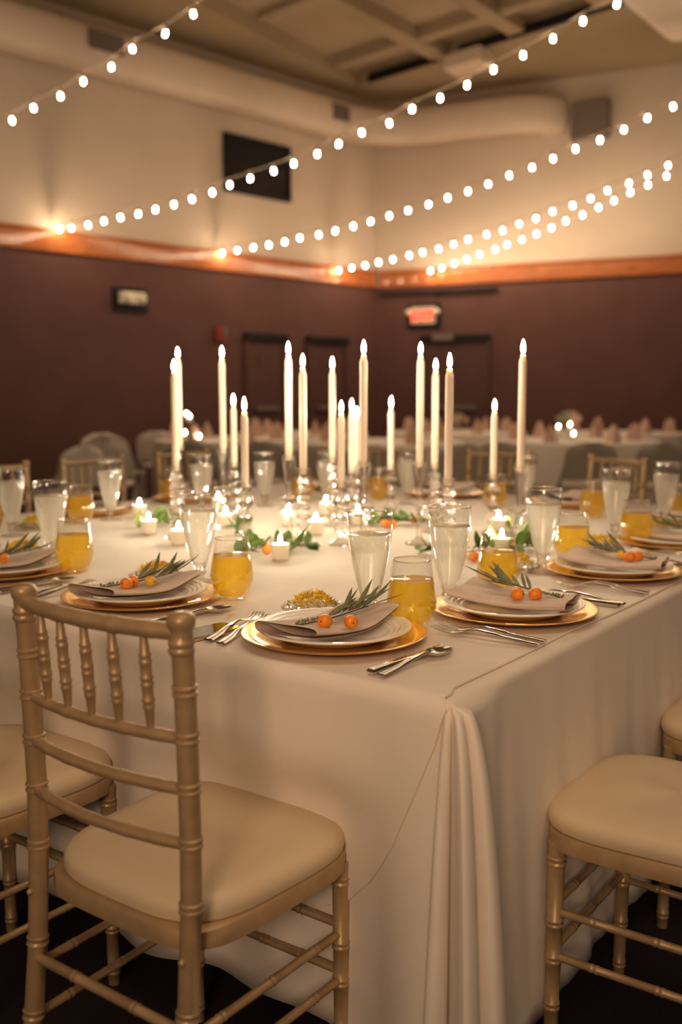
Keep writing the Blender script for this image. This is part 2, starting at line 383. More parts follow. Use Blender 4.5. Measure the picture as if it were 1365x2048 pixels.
string_light([(445, 505), (475, 500), (507, 494), (538, 489), (570, 483), (600, 475), (638, 469), (671, 461), (707, 452), (742, 442), (779, 431), (817, 420), (858, 408), (896, 395), (937, 382), (977, 367), (1019, 350), (1065, 334), (1107, 316), (1152, 297), (1201, 279), (1249, 258), (1296, 235), (1347, 212)], 11.9, 9.4, 'middle bulb string starting on the left wall trim below window', pre=wl(2.72, 2.88, .06))
string_light([(678, 540), (704, 535), (731, 530), (758, 524), (786, 518), (819, 510), (846, 504), (878, 497), (908, 488), (937, 478), (974, 468), (1006, 460), (1039, 447), (1073, 436), (1106, 422), (1146, 410), (1182, 396), (1216, 380), (1259, 366), (1296, 349), (1337, 330)], 13.3, 10.9, 'bulb string starting on the left wall trim beside room corner', pre=wl(.62, 2.88, .06))
string_light([(862, 541), (884, 535), (909, 526), (934, 517), (960, 508), (991, 498), (1015, 488), (1045, 478), (1074, 467), (1104, 455), (1132, 441), (1166, 429), (1198, 414), (1229, 400), (1262, 384), (1297, 369), (1334, 351)], 13.4, 11.3, 'lowest bulb string, the one starting on right wall trim', pre=wr(.78, 2.88, .06))

# ------------------------------------------------------------------ head table and cloths
TW, TL = 2.45, 2.75
tb = thing('banquet_table', 'large square banquet table hidden under white tablecloths', 'table', T(TW / 2, TL / 2), -A36)
part('tabletop', MB().box(-TW / 2 + .015, TW / 2 - .015, -TL / 2 + .015, TL / 2 - .015, .72, .752).mesh('top', M['grey'], False), tb)
for sx in (-1, 1):
    for sy in (-1, 1):
        part('leg', MB().tube([(sx * .95, sy * 1.1, .72), (sx * .95, sy * 1.1, 0)], .02).mesh('leg', M['grey']), tb)
CHS_F = (.402, .975, 1.55); CHS_R = (.52, 1.09, 1.67, 2.24)
def inset(x, cs, z): return sum(.058 * (1 - smooth(.13, .33, abs(x - c))) for c in cs) * (1 - smooth(.50, .62, z))
def off_f(s, z):
    h = max(0, .757 - z) / .757
    return .004 + .012 * h + h * (.006 * math.sin(17 * s + 1) + .004 * math.sin(33 * s)) - inset(s, CHS_F, z) + .062 * (h ** .7) * (1 - smooth(-.01, .15, s))
def off_r(t, z):
    h = max(0, .757 - z) / .757
    return .004 + .006 * h + h * (.004 * math.sin(15 * t + .5) + .004 * math.sin(37 * t + 1)) + .003 * h * math.sin(70 * t + 12 * z)
def off_b(x, z):
    h = max(0, .757 - z) / .757; return .004 + .02 * h + .012 * h * math.sin(19 * x)
LOBES_T = [(.003, -.003), (.002, -.003), (.0, -.004), (0, -.004),  (-.001, -.0035), (-.002, -.003), (-.0025, -.0025), (-.003, -.002), (-.0035, -.001), (-.004, 0), (-.004, .003)]
LOBES_B = [(.022, -.100), (-.012, -.088), (-.022, -.045), (.012, .006), (-.034, -.044), (-.078, -.078), (-.078, -.030), (-.014, .030), (-.062, -.008), (-.104, -.014), (-.098, .034), (-.044, .082)]
def cr(p, k, m):
    # catmull-rom through list p at parameter k in 0..len-1
    i = min(int(k), len(p) - 2); t = k - i
    g = lambda j: p[max(0, min(len(p) - 1, j))]
    a, b, c, d = g(i - 1), g(i), g(i + 1), g(i + 2)
    return tuple(.5 * ((2 * b[q]) + (-a[q] + c[q]) * t + (2 * a[q] - 5 * b[q] + 4 * c[q] - d[q]) * t * t + (-a[q] + 3 * b[q] - 3 * c[q] + d[q]) * t ** 3) for q in (0, 1))
def contour(hh, zfun):
    """one ring of the under cloth; hh 0 top edge .. 1 hem; zfun gives z per perimeter station"""
    out = []
    N1 = 110
    for i in range(N1):                                  # front-left side, from far left to the corner
        s = lerp(TW - .03, .0, i / (N1 - 1)); z = zfun('f', s, hh); out.append(T(s, -off_f(s, z), z))
    NL = 60
    zc = zfun('c', 0, hh); w = (max(0, (.757 - zc)) / .757) ** .34
    z0 = zfun('f', 0, hh); 
    for i in range(1, NL):
        k = i / NL
        b = cr(LOBES_B, k * (len(LOBES_B) - 1), 0); a = cr(LOBES_T, k * (len(LOBES_T) - 1), 0)
        ww = w * (.35 + .65 * (1 - abs(0)) ) if w else 0
        z = lerp(z0, zfun('r', .09, hh), smooth(0, 1, k)); z = min(z, zc) if k > .12 and k < .85 else lerp(z, zc, .6)
        p = (lerp(a[0], b[0], w), lerp(a[1], b[1], w))
        if k < .12:
            q = (0, -off_f(0, z)); p = (lerp(q[0], p[0], k / .12), lerp(q[1], p[1], k / .12))
        out.append(T(p[0], p[1], z))
    N2 = 130
    for i in range(N2):
        t = lerp(.085, TL - .03, i / (N2 - 1)); z = zfun('r', t, hh)
        o = lerp(off_r(t, z), .034 * w, 1 - smooth(.085, .17, t)); out.append(T(-o, t, z))
    for i in range(8):
        a = math.pi / 2 * i / 7; z = zfun('b', 0, hh); o = .03 + off_b(0, z); out.append(T(.03 - o * math.cos(a), TL - .03 + o * math.sin(a), z))
    for i in range(1, 90):
        s = lerp(.03, TW - .03, i / 90); z = zfun('b', s, hh); out.append(T(s, TL + off_b(s, z), z))
    for i in range(8):
        a = math.pi / 2 * i / 7; z = zfun('b', 0, hh); o = .03 + off_b(0, z); out.append(T(TW - .03 + o * math.sin(a), TL - .03 + o * math.cos(a), z))
    for i in range(1, 90):
        t = lerp(TL - .03, .03, i / 90); z = zfun('b', t, hh); out.append(T(TW + off_b(t, z), t, z))
    for i in range(6):
        a = math.pi / 2 * i / 6; z = zfun('f', TW, hh); o = .02; out.append(T(TW - .03 + (.03 + off_b(0, z)) * math.cos(a), .03 - (.03 + off_b(0, z)) * math.sin(a), z))
    return out
def hemz(side, x):
    if side == 'c': return .012
    if side == 'f': return interp([(0, .012), (.10, .03), (.25, .11), (.5, .115), (3, .10)], x)
    if side == 'r': return interp([(0, .012), (.1, .015), (.2, .05), (.36, .075), (.6, .09), (3, .06)], x)
    return .03
def zf(side, x, hh): return lerp(.742, hemz(side, x), hh)
rows = []
def ring(o, z):
    base = contour(0, lambda *_: .757); cen = T(TW / 2, TL / 2)
    r = []
    for p in base:
        d = Vector((p.x - cen.x, p.y - cen.y, 0)); a, b = d.dot(V), d.dot(U)
        a *= (TW / 2 - o) / (TW / 2); b *= (TL / 2 - o) / (TL / 2); q = cen + V * a + U * b; r.append(Vector((q.x, q.y, z)))
    return r
m = MB()
m.grid([ring(.5, .757), ring(.06, .757), ring(.012, .757), ring(.004, .7545), ring(.0, .750)] + [contour(h, zf) for h in (0, .02, .05, .09, .13, .18, .23, .28, .33, .38, .43, .48, .53, .58, .64, .7, .76, .82, .88, .94, 1)], True)
n_ring = len(ring(.5, .757)); m.f.append(tuple(range(n_ring)))
uc = tag(part('tablecloth', m.mesh('under_cloth', M['cloth'])), 'white under tablecloth with deep pleats falling at the near table corner', 'tablecloth')
sd = uc.modifiers.new('thick', 'SOLIDIFY'); sd.thickness = .0015; sd.offset = -1
# upper cloth: covers the top, falls over the front-left side, slanting hem from the corner
HEMS = [(.30, .32), (.36, .215), (.425, .152), (.509, .094), (.602, .052), (.69, .018), (.745, .006), (.757, .012), (.76, .02)]
def upper(k, row):
    kind, val = row
    if kind == 't':
        s0 = .022 + .006 * math.sin(val * 5) + .003 * math.sin(val * 13 + 1) if val > .02 else .014
        s = lerp(s0, TW + .006, k); return T(s, val, .7605)
    z = val; s0 = interp(HEMS, z); s = lerp(s0, TW + .004, k)
    o = off_f(s, z) + .005
    if z > .735: o = lerp(o, -.004, ((z - .735) / .0255) ** 2)
    return T(s, -o, z)
ks = [(i / 150) ** 1.5 for i in range(151)]
rws = [('t', t) for t in (TL + .0, 2.4, 2.0, 1.7, 1.4, 1.1, .9, .7, .5, .35, .2, .1, .05, .02, .008)] + [('f', z) for z in (.7600, .758, .755, .75, .744, .735, .72, .69, .66, .63, .60, .57, .54, .51, .48, .45, .42, .39, .36, .33, .30)]
oc = tag(part('tablecloth', MB().grid([[upper(k, r) for k in ks] for r in rws]).mesh('upper_cloth', M['cloth'])), 'white upper tablecloth with slanted hem draped over front side of table', 'tablecloth')
sd = oc.modifiers.new('thick', 'SOLIDIFY'); sd.thickness = .002; sd.offset = 1
hem = MB(); hp = [upper(0, r) + Vector((0, 0, .001)) for r in rws]
part('hem', MB().tube(hp, .0022, 6).mesh('hem', M['cloth']), oc)

# ------------------------------------------------------------------ chiavari chairs
def rings(pts_fn, L, r, nodes, n=10, taper=None):
    """turned rod along pts_fn(0..1) with raised double rings at nodes"""
    st = [(0, r), (1, r)]
    for q in nodes:
        e = .0032 / L
        for o, k in ((-2.6, 1), (-2.0, 1.15), (-1.1, 1.15), (-.5, 1.01), (.5, 1.01), (1.1, 1.15), (2.0, 1.15), (2.6, 1)): st.append((q + o * e, r * k))
    st.sort(); P = []; Rr = []
    for q, rr in st:
        q = max(0, min(1, q)); P.append(pts_fn(q)); Rr.append(rr * (taper(q) if taper else 1))
    return MB().tube(P, Rr, n)
def rod(a, b, r, nodes, taper=None, bow=0, n=10, bdir=Vector((0, -1, 0))):
    a, b = Vector(a), Vector(b); L = (b - a).length
    extra = MB()
    f = lambda q: a.lerp(b, q) + bdir * bow * 4 * q * (1 - q)
    st = nodes
    if bow:
        # densify bowed rails
        base = [(i / 14, r) for i in range(15)]
        e = .0045 / L; sts = base[:]
        for q in nodes:
            for o, k in ((-2.4, 1), (-1.5, 1.07), (1.5, 1.07), (2.4, 1)): sts.append((q + o * e, r * k))
        sts.sort(); return MB().tube([f(q) for q, _ in sts], [w for _, w in sts], n)
    return rings(f, L, r, nodes, n, taper)
def post_fn(sx):
    pts = [(-.252, 0), (-.222, .15), (-.202, .30), (-.190, .44), (-.188, .60), (-.192, .78), (-.200, .925)]
    def f(q):
        z = .925 * q
        y = interp([(b, a) for a, b in pts], z)
        x = sx * interp([(0, .165), (.44, .170), (.925, .171)], z)
        return Vector((x, y, z))
    return f
CH = {}
for i, sx in enumerate((-1, 1)):
    f = post_fn(sx); nz = [.10, .22, .34, .50, .595, .675, .748, .815]
    m = rings(lambda q: f(q * .905 / .925),   .905, .0158, [z / .905 for z in nz], 12)
    # finial cap
    m.lathe([(.0158, .866), (.0182, .869), (.0182, .874), (.0163, .877), (.0182, .880), (.0182, .885), (.0158, .888), (.0156, .899), (.0190, .905), (.0202, .914), (.0182, .921), (.010, .925), (0, .9255)], 14, sx * .1705, -.1985)
    CH['post%d' % i] = m.mesh('post', M['gold'])
    CH['fleg%d' % i] = rod((sx * .174, .164, .430), (sx * .173, .168, 0), .0158, [.08, .35, .51, .72, .93], lambda q: 1 - .22 * q).mesh('leg', M['gold'])
    for j, z in enumerate((.30, .215)):
        CH['side%d%d' % (i, j)] = rod((sx * .168, -.205 - .012 * j, z), (sx * .174, .166, z), .0074, [.2, .5, .8], n=8).mesh('stretcher', M['gold'])
for j, z in enumerate((.30, .215)):
    CH['front%d' % j] = rod((-.173, .166, z + .012), (.173, .166, z + .012), .0074, [.25, .5, .75], n=8).mesh('stretcher', M['gold'])
CH['rear'] = rod((-.168, -.205, .315), (.168, -.205, .315), .0082, [.3, .7], n=8).mesh('stretcher', M['gold'])
CH['top'] = rod((-.17, -.199, .897), (.17, -.199, .897), .0122, [.14, .32, .5, .68, .86], bow=.026).mesh('rail', M['gold'])
for j, z in enumerate((.745, .672, .592)):
    CH['rail%d' % j] = rod((-.17, -.191, z), (.17, -.191, z), .0093, [.14, .32, .5, .68, .86], bow=.022).mesh('rail', M['gold'])
for j in range(5):
    q = .17 + j * .165; b = 4 * q * (1 - q); x = -.17 + .34 * q
    CH['spin%d' % j] = rod((x, -.191 - .022 * b, .750), (x, -.199 - .026 * b, .893), .0082, [.27, .5, .73], taper=lambda t: .62 + .38 * min(1, 3.4 * min(t, 1 - t))).mesh('spindle', M['gold'])
def rsq(w0, w1, d0, d1, p=5, n=48, bowf=.0):
    o = []
    for k in range(n):
        a = 2 * math.pi * k / n; c, s = math.cos(a), math.sin(a); rr = (abs(c) ** p + abs(s) ** p) ** (-1 / p)
        x, y = rr * c, rr * s; yy = (d1 if y > 0 else -d0) * abs(y) ; w = lerp(w0, w1, (yy + d0) / (d0 + d1)); o.append((x * w, yy))
    return o
def stack(levels, base):
    m = MB(); rows = [[(x * k, y * k, z + (hz * (1 - min(1, (x / .2) ** 2)) if hz else 0)) for x, y in base] for k, z, hz in levels]
    m.grid(rows, True); n = len(base); m.f.append(tuple(range(n))[::-1]); m.f.append(tuple((len(rows) - 1) * n + j for j in range(n))); return m
fb = rsq(.188, .205, .192, .200, 5)
CH['frame'] = stack([(.97, .418, 0), (1.0, .421, 0), (1.0, .448, 0), (.98, .452, 0), (.5, .452, 0)], fb).mesh('frame', M['gold'])
cb = rsq(.183, .211, .186, .213, 3.8)
CH['cushion'] = stack([(.94, .452, 0), (.985, .454, 0), (1.0, .464, 0), (.99, .477, 0), (.95, .487, 0), (.82, .493, .002), (.6, .494, .004), (.3, .495, .005), (.05, .4955, .005)], cb).mesh('cushion', M['cushion'])
CH['bolt'] = MB().ball((0, 0, 0), .006, 8, 5).mesh('bolt', M['gold'])
def chiavari(loc, rz, label):
    t = thing('chiavari_chair', label, 'chair', loc, rz, 'gold bamboo style chairs at the head table')
    for i in (0, 1):
        part('back_post', CH['post%d' % i], t); part('leg', CH['fleg%d' % i], t)
        part('bolt', CH['bolt'], t, ((-1, 1)[i] * .170, -.209, .425))
        for j in (0, 1): part('stretcher', CH['side%d%d' % (i, j)], t)
    for j in (0, 1): part('stretcher', CH['front%d' % j], t)
    part('stretcher', CH['rear'], t); part('top_rail', CH['top'], t)
    for j in range(3): part('back_rail', CH['rail%d' % j], t)
    for j in range(5): part('spindle', CH['spin%d' % j], t)
    part('seat_frame', CH['frame'], t); part('cushion', CH['cushion'], t, label='ivory padded seat cushion')
    return t
RF, RR, RL, RB = -A36, math.pi / 2 - A36, -math.pi / 2 - A36, math.pi - A36      # facing U, V, -V, -U
chiavari(T(.402, -.135), RF, 'gold chair in the left foreground, its whole ladder back seen from behind')
chiavari(T(.975, -.150), RF, 'gold chair at left frame edge, only seat and legs showing behind nearest chair')
chiavari(T(-.205, .485), RR, 'gold chair cut off at right edge, ivory seat beside the pleated cloth corner')
chiavari(T(-.215, 1.08), RR, 'gold chair at right edge, only a corner of its ivory seat in view')
chiavari(T(2.70, 1.22), RL, 'far gold chair at left edge, behind the leftmost water glass')
chiavari(T(2.70, 1.76), RL, 'far gold chair second from left, with white folding chair behind it')
chiavari(T(2.72, 2.36), RL, 'far gold chair third from left, just left of the tapers')
chiavari(T(2.20, 3.04), RB, 'far gold chair hidden behind the middle tapers')
chiavari(T(1.62, 3.12), RB, 'far gold chair behind the two rightmost tapers')
chiavari(T(1.03, 3.00), RB + math.radians(-26), 'far gold chair turned square to view, behind glasses at the right')

# ------------------------------------------------------------------ place settings
def ridge(prof): return prof
CHARGER = MB().lathe([(0, .0), (.110, .0), (.120, .002), (.150, .011), (.170, .0155), (.1715, .0175), (.169, .0185), (.150, .0145), (.122, .006), (.112, .0045), (0, .0045)], 64).mesh('charger', M['charger'])
pp = [(0, .0), (.085, 0), (.092, .002), (.12, .014), (.1435, .021), (.1450, .023), (.1435, .0243)]
for k in range(4):
    r = .139 - k * .010; z = .0237 - k * .0032
    pp += [(r, z), (r - .003, z + .0009), (r - .006, z - .0006)]
pp += [(.096, .0085), (.088, .0045), (0, .004)]
PLATE = MB().lathe(pp, 64).mesh('plate', M['china'])
def napkin_mesh():
    prof = [(.056, .002), (.02, .0015), (-.03, .002), (-.053, .004), (-.063, .011), (-.058, .020), (-.046, .0225), (-.03, .019), (-.012, .012), (.012, .0065), (.038, .0055), (.054, .0075), (.0605, .013), (.054, .0185), (.03, .0205), (.0, .0215), (-.03, .0232), (-.050, .0236), (-.060, .0208), (-.064, .0150)]
    fine = []
    for i in range((len(prof) - 1) * 3 + 1): fine.append(cr(prof, i / 3, 0))
    rows = []
    for j in range(13):
        q = j / 12; y = lerp(-.128, .128, q); fl = 1 - .35 * smooth(.0, .6, q)
        wv = 1 + .07 * q
        rows.append([(x * wv + .012 * math.sin(q * 2.2) - .006, y + .010 * math.sin(x * 30) * (1 - q), .001 + z * fl + .010 * (2 * q - 1) ** 2 + .014 * smooth(.55, 1, q) * smooth(-.02, .06, x) ) for x, z in fine])
    return MB().grid(rows).mesh('napkin', M['napkin'])
NAPKIN = napkin_mesh()
KUM = MB().lathe([(0, 0), (.008, .001), (.0125, .005), (.0142, .012), (.0138, .020), (.011, .0265), (.006, .029), (.002, .0285), (0, .028)], 14).mesh('kumquat', M['kumquat'])
KUMY = KUM.copy(); KUMY.materials.clear(); KUMY.materials.append(M['kumyel'])
KST = MB().tube([(0, 0, .027), (.0005, 0, .031)], .0015, 5).mesh('stalk', M['stem'])
def leaf_mesh(L, W, curl, mat, n=5):
    rows = []
    for i in range(n + 1):
        q = i / n; w = W * (math.sin(math.pi * min(1, .06 + .94 * q)) ** .8) if 0 < i < n else W * .06
        z = curl * q * q; rows.append([(-w, L * q, z + w * .35), (0, L * q, z), (w, L * q, z + w * .35)])
    return MB().grid(rows).mesh('leaf', mat)
LV_O = [leaf_mesh(.068, .0050, c, M['olive']) for c in (.002, .010, .022)]
LV_G = [leaf_mesh(.060, .016, c, M['leaf']) for c in (-.004, .010, .022)]
LV_L = [leaf_mesh(.060, .016, c, M['lime']) for c in (.015,)]
LV_T = leaf_mesh(.010, .0028, .002, M['olive'], 3)
def sprig(loc, rz, label, seed, L=.21, leaves=16, small=9, group='herb sprigs on the napkins'):
    rnd = random.Random(seed)
    t = thing('herb_sprig', label, 'sprig', loc, rz, group)
    path = [Vector((.008 * math.sin(q * 4), -L * .5 + L * q * .85, .004 + .010 * q)) for q in [i / 8 for i in range(9)]]
    part('stem', MB().tube(path, [.0016] * 5 + [.0012] * 4, 5).mesh('stem', M['stem']), t)
    for i in range(leaves):
        q = .42 + .56 * i / (leaves - 1); p = path[0].lerp(path[-1], q); p.z = .004 + .010 * q
        sgn = 1 if i % 2 else -1
        part('leaf', rnd.choice(LV_O), t, p, (rnd.uniform(.05, .55), rnd.uniform(-.5, .5), -sgn * rnd.uniform(.15, .75)), (1, rnd.uniform(.75, 1.25), 1))
    for i in range(small):
        q = .02 + .36 * i / small; p = path[0].lerp(path[-1], q); p.z = .005
        for sgn in (-1, 1): part('leaf', LV_T, t, p, (rnd.uniform(.1, .8), 0, sgn * rnd.uniform(.5, 1.3)))
    return t
def kumquat(loc, rot, label, yellow=False, group='kumquats on the napkins', s=1.0):
    t = thing('kumquat', label, 'kumquat', loc, 0, group); t.rotation_euler = rot; t.scale = (s, s, s)
    part('fruit', KUMY if yellow else KUM, t); part('stalk', KST, t); return t
# cutlery: head towards +y, origin mid length
def loft(m, secs):
    rows = [[(x - w, y, z), (x - w * .7, y, z + h), (x + w * .7, y, z + h), (x + w, y, z), (x + w * .7, y, z - h), (x - w * .7, y, z - h)] for x, y, z, w, h in secs]
    m.grid([[r[5], r[4], r[3], r[2], r[1], r[0]] for r in rows], True); n = 6; b = len(m.v) - len(rows) * 6
    m.f.append(tuple(b + k for k in range(6))); m.f.append(tuple(b + (len(rows) - 1) * 6 + k for k in range(5, -1, -1))); return m
HANDLE = [(0, -.105, .0035, .0095, .0022), (0, -.10, .0035, .0098, .0026), (0, -.06, .006, .0078, .0026), (0, -.02, .011, .0052, .0024), (0, .015, .014, .0036, .002), (0, .032, .012, .0042, .0016)]
mf = loft(MB(), HANDLE + [(0, .042, .009, .0085, .0010), (0, .055, .006, .0122, .0009), (0, .068, .0045, .0122, .0009)])
for k in range(4):
    x = -.0102 + k * .0068; loft(mf, [(x, .066, .0045, .0021, .0009), (x, .09, .0065, .0019, .0008), (x, .108, .0115, .0012, .0006)])
FORK = mf.mesh('fork', M['silver'])
ms = loft(MB(), [(a, b, c, d, e) for a, b, c, d, e in HANDLE])
rows = []
for i in range(9):
    q = i / 8; y = .030 + .072 * q; w = .0205 * math.sin(math.pi * (.06 + .92 * q)) ** .62 * (1 - .12 * q)
    rows.append([(w * x, y, .012 - .0105 * (1 - x * x) * math.sin(math.pi * (.1 + .85 * q)) - .004 * q) for x in (-1, -.7, -.35, 0, .35, .7, 1)])
ms.grid(rows); SPOON = ms.mesh('spoon', M['silver'])
mk = loft(MB(), [(0, -.105, .005, .0085, .0035), (0, -.10, .005, .009, .0042), (0, -.05, .005, .0085, .0038), (0, .0, .005, .0078, .0034), (0, .01, .005, .006, .0012), (0, .015, .005, .0095, .001), (.0, .06, .005, .0105, .0008), (-.002, .09, .005, .008, .0007), (-.006, .112, .005, .002, .0005)])
KNIFE = mk.mesh('knife', M['silver'])
CUT = {'fork': FORK, 'spoon': SPOON, 'knife': KNIFE}
def cutlery(kind, a, b, label, z=TZ, tilt=0):
    a, b = Vector(a[:2]), Vector(b[:2]); d = b - a; c = (a + b) / 2
    o = tag(part(kind, CUT[kind], None, (c.x, c.y, z), (tilt, 0, math.atan2(-d.x, d.y))), label, kind if kind != 'knife' else 'knife', 'polished steel cutlery')
    return o
# garnish dish
DISH = MB().lathe([(0, 0), (.035, 0), (.045, .003), (.062, .011), (.064, .013), (.062, .014), (.044, .006), (.034, .003), (0, .003)], 32).mesh('dish', M['crystal'])
mm = MB()
for k in range(30):
    a = 2 * math.pi * k / 30; mm.ball((.0635 * math.cos(a), .0635 * math.sin(a), .0135), .0042, 6, 4)
BEADS = mm.mesh('beads', M['crystal'])
def petals(seed):
    r = random.Random(seed); m = MB()
    for k in range(420):
        a = r.uniform(0, 6.28); d = .042 * math.sqrt(r.random()); z = .016 + .028 * (1 - (d / .046) ** 2) * r.uniform(.75, 1.05)
        p = Vector((d * math.cos(a), d * math.sin(a), z)); q = Vector((r.uniform(-1, 1), r.uniform(-1, 1), r.uniform(-.1, .9))).normalized() * r.uniform(.008, .016)
        w = q.cross(Vector((0, 0, 1))).normalized() * .0011
        m.add([p - w, p + w, p + q * .6 + w * 1.2 + Vector((0, 0, .002)), p + q, p + q * .6 - w * 1.2], [(0, 1, 2, 3, 4)])
    return m.mesh('petals', M['petal'])
def greens(seed):
    r = random.Random(seed); m = MB()
    for k in range(120):
        a = r.uniform(0, 6.28); d = .030 + .022 * math.sqrt(r.random()); p = Vector((d * math.cos(a), d * math.sin(a), .006 + .014 * r.random()))
        q = Vector((math.cos(a + r.uniform(-1.5, 1.5)), math.sin(a + r.uniform(-1.5, 1.5)), r.uniform(-.1, .7))).normalized() * r.uniform(.007, .013)
        w = q.cross(Vector((0, 0, 1))).normalized() * .003
        m.add([p, p + q * .5 + w, p + q, p + q * .5 - w], [(0, 1, 2, 3)])
    return m.mesh('greens', M['herbgreen'])
PET = [petals(k) for k in range(2)]; GRN = [greens(k) for k in range(2)]
def dish(p, label, k=0):
    t = thing('garnish_dish', label, 'dish', (p.x, p.y, TZ), k * .8, 'small glass garnish dishes')
    part('dish_bowl', DISH, t); part('beaded_rim', BEADS, t)
    g = part('greens', GRN[k % 2], t, label='green leaf shreds'); g['kind'] = 'stuff'
    g = part('petals', PET[k % 2], t, label='yellow petal shreds'); g['kind'] = 'stuff'
# glasses
def flute(k, z): return (.012 if k % 3 == 0 else -.006) if .045 < z < .15 else 0
PIL_FOOT = MB().lathe([(0, 0), (.034, 0), (.0355, .002), (.034, .0045), (.018, .008), (.010, .012), (.0085, .017), (.013, .022), (.015, .026), (.012, .031), (.0125, .036), (.0155, .041), (.0155, .046), (0, .046)], 28).mesh('foot', M['crystal'])
PIL_BODY = MB().lathe([(.0165, .044), (.0195, .056), (.0255, .080), (.0315, .108), (.0365, .138), (.0398, .165), (.0412, .190), (.0414, .213), (.0402, .2155), (.0390, .213)], 36, facet=flute).mesh('bowl', M['glass'])
PIL_RIM = MB().tube([(.0404 * math.cos(a), .0404 * math.sin(a), .2148) for a in [2 * math.pi * k / 32 for k in range(33)]], .0016, 6, False).mesh('rim', M['crystal'])
PIL_H2O = MB().lathe([(0, .048), (.0150, .048), (.0180, .057), (.0240, .081), (.0300, .108), (.0350, .138), (.0383, .165), (.0390, .174), (0, .174)], 36, facet=flute).mesh('water', M['water'])
ICE = MB().lathe([(0, .1742), (.030, .1742), (.0385, .1746), (.0390, .1756)], 28).mesh('surface', M['foam'])
def pilsner(p, label, rz=0):
    t = thing('pilsner_glass', label, 'glass', (p.x, p.y, TZ), rz, 'footed glasses of iced water'); t.scale = (1.1, 1.1, 1)
    part('foot', PIL_FOOT, t); part('bowl', PIL_BODY, t); part('rim', PIL_RIM, t); part('water', PIL_H2O, t); part('water_surface', ICE, t)
ST_BODY = MB().lathe([(0, 0), (.026, 0), (.030, .002), (.039, .020), (.0455, .040), (.0462, .052), (.0440, .072), (.0400, .100), (.0364, .128), (.0355, .134), (.0345, .1345), (.0345, .130)], 40).mesh('bowl', M['glass'])
ST_RIM = MB().tube([(.0352 * math.cos(a), .0352 * math.sin(a), .1342) for a in [2 * math.pi * k / 32 for k in range(33)]], .0014, 6, False).mesh('rim', M['crystal'])
ST_DRINK = MB().lathe([(0, .006), (.024, .006), (.029, .009), (.0375, .022), (.0440, .040), (.0447, .052), (.0425, .072), (.0392, .096), (0, .096)], 40).mesh('drink', M['amber'])
ST_FOAM = MB().lathe([(0, .0962), (.032, .0962), (.0388, .0966), (.0390, .0985)], 28).mesh('surface', M['foam'])
def stemless(p, label):
    t = thing('stemless_glass', label, 'glass', (p.x, p.y, TZ), 0, 'stemless glasses of amber drink'); t.scale = (1.05, 1.05, 1.0)
    part('bowl', ST_BODY, t); part('rim', ST_RIM, t); part('drink', ST_DRINK, t); part('drink_surface', ST_FOAM, t)

def setting(c, f, where, full=True, ndish=None, seed=0, kums=((.038, -.050), (.060, -.038)), sp=True, roty=0, plates=True):
    """c: centre (s,t); f: inward direction; right-hand direction x"""
    x = Vector((f.y, -f.x, 0)); o = T(*c)
    P = lambda a, b, z=TZ: Vector((o.x, o.y, z)) + x * a + f * b
    rz = math.atan2(-f.x, f.y); rn = random.Random(seed)
    pz = TZ + .0005
    tag(part('charger_plate', CHARGER, None, P(0, 0, pz)), 'glossy gold charger plate ' + where, 'charger', 'gold charger plates')
    tag(part('dinner_plate', PLATE, None, P(0, 0, pz + .0047)), 'white ridged dinner plate on gold charger ' + where, 'plate', 'white dinner plates')
    nz = pz + .0047 + .0238
    tag(part('napkin', NAPKIN, None, P(.0, -.005, nz - .009), (0, 0, rz + roty)), 'folded taupe napkin on the plate ' + where, 'napkin', 'folded taupe napkins')
    if sp:
        sprig(P(.022, -.01, nz + .014), rz - .25 + roty, 'narrow leaved herb sprig on the napkin ' + where, seed)
        names = ('nearer', 'farther', 'yellowish third')
        for k, q in enumerate(kums):
            kumquat(P(q[0], q[1], nz + .023), (math.pi / 2 * .9, .2 + k, rz + .8 * k), '%s orange kumquat on the napkin %s' % (names[k] if k < 2 else 'yellowish smallest', where), k == 2, s=.88 if k < 2 else .76)
    return P
FU, FV = U.copy(), V.copy()
P1 = setting((.352, .178), FU, 'at the front centre place', seed=1, kums=((.035, -.062), (.062, -.040)))
P2 = setting((.897, .205), FU, 'behind the nearest chair', seed=2, kums=((.035, -.060), (.012, -.035), (.03, -.012)))
P3 = setting((1.420, .225), FU, 'at the left frame edge', seed=3)
P4 = setting((.178, .565), FV, 'at near right place by table edge', seed=4, kums=((-.050, -.020), (-.030, -.050), (-.02, -.012)))
P5 = setting((.178, 1.125), FV, 'second along the right side', seed=5, kums=((-.035, -.040), (-.015, -.055), (-.01, -.02)))
P6 = setting((.20, 1.69), FV, 'third along the right side, cut by the frame', seed=6)
far = [((2.24, 1.18), -FV, 'far left behind the two left glasses'), ((2.24, 1.74), -FV, 'far left behind the votives'), ((2.05, 2.52), -FU, 'on the far side behind left tapers'),
       ((1.47, 2.52), -FU, 'on the far side behind right tapers'), ((.88, 2.50), -FU, 'on the far side behind rightmost taper'), ((.30, 2.25), FV, 'far right behind the last amber glass')]
for k, (c, f, w) in enumerate(far): setting(c, f, w, seed=20 + k, sp=False)
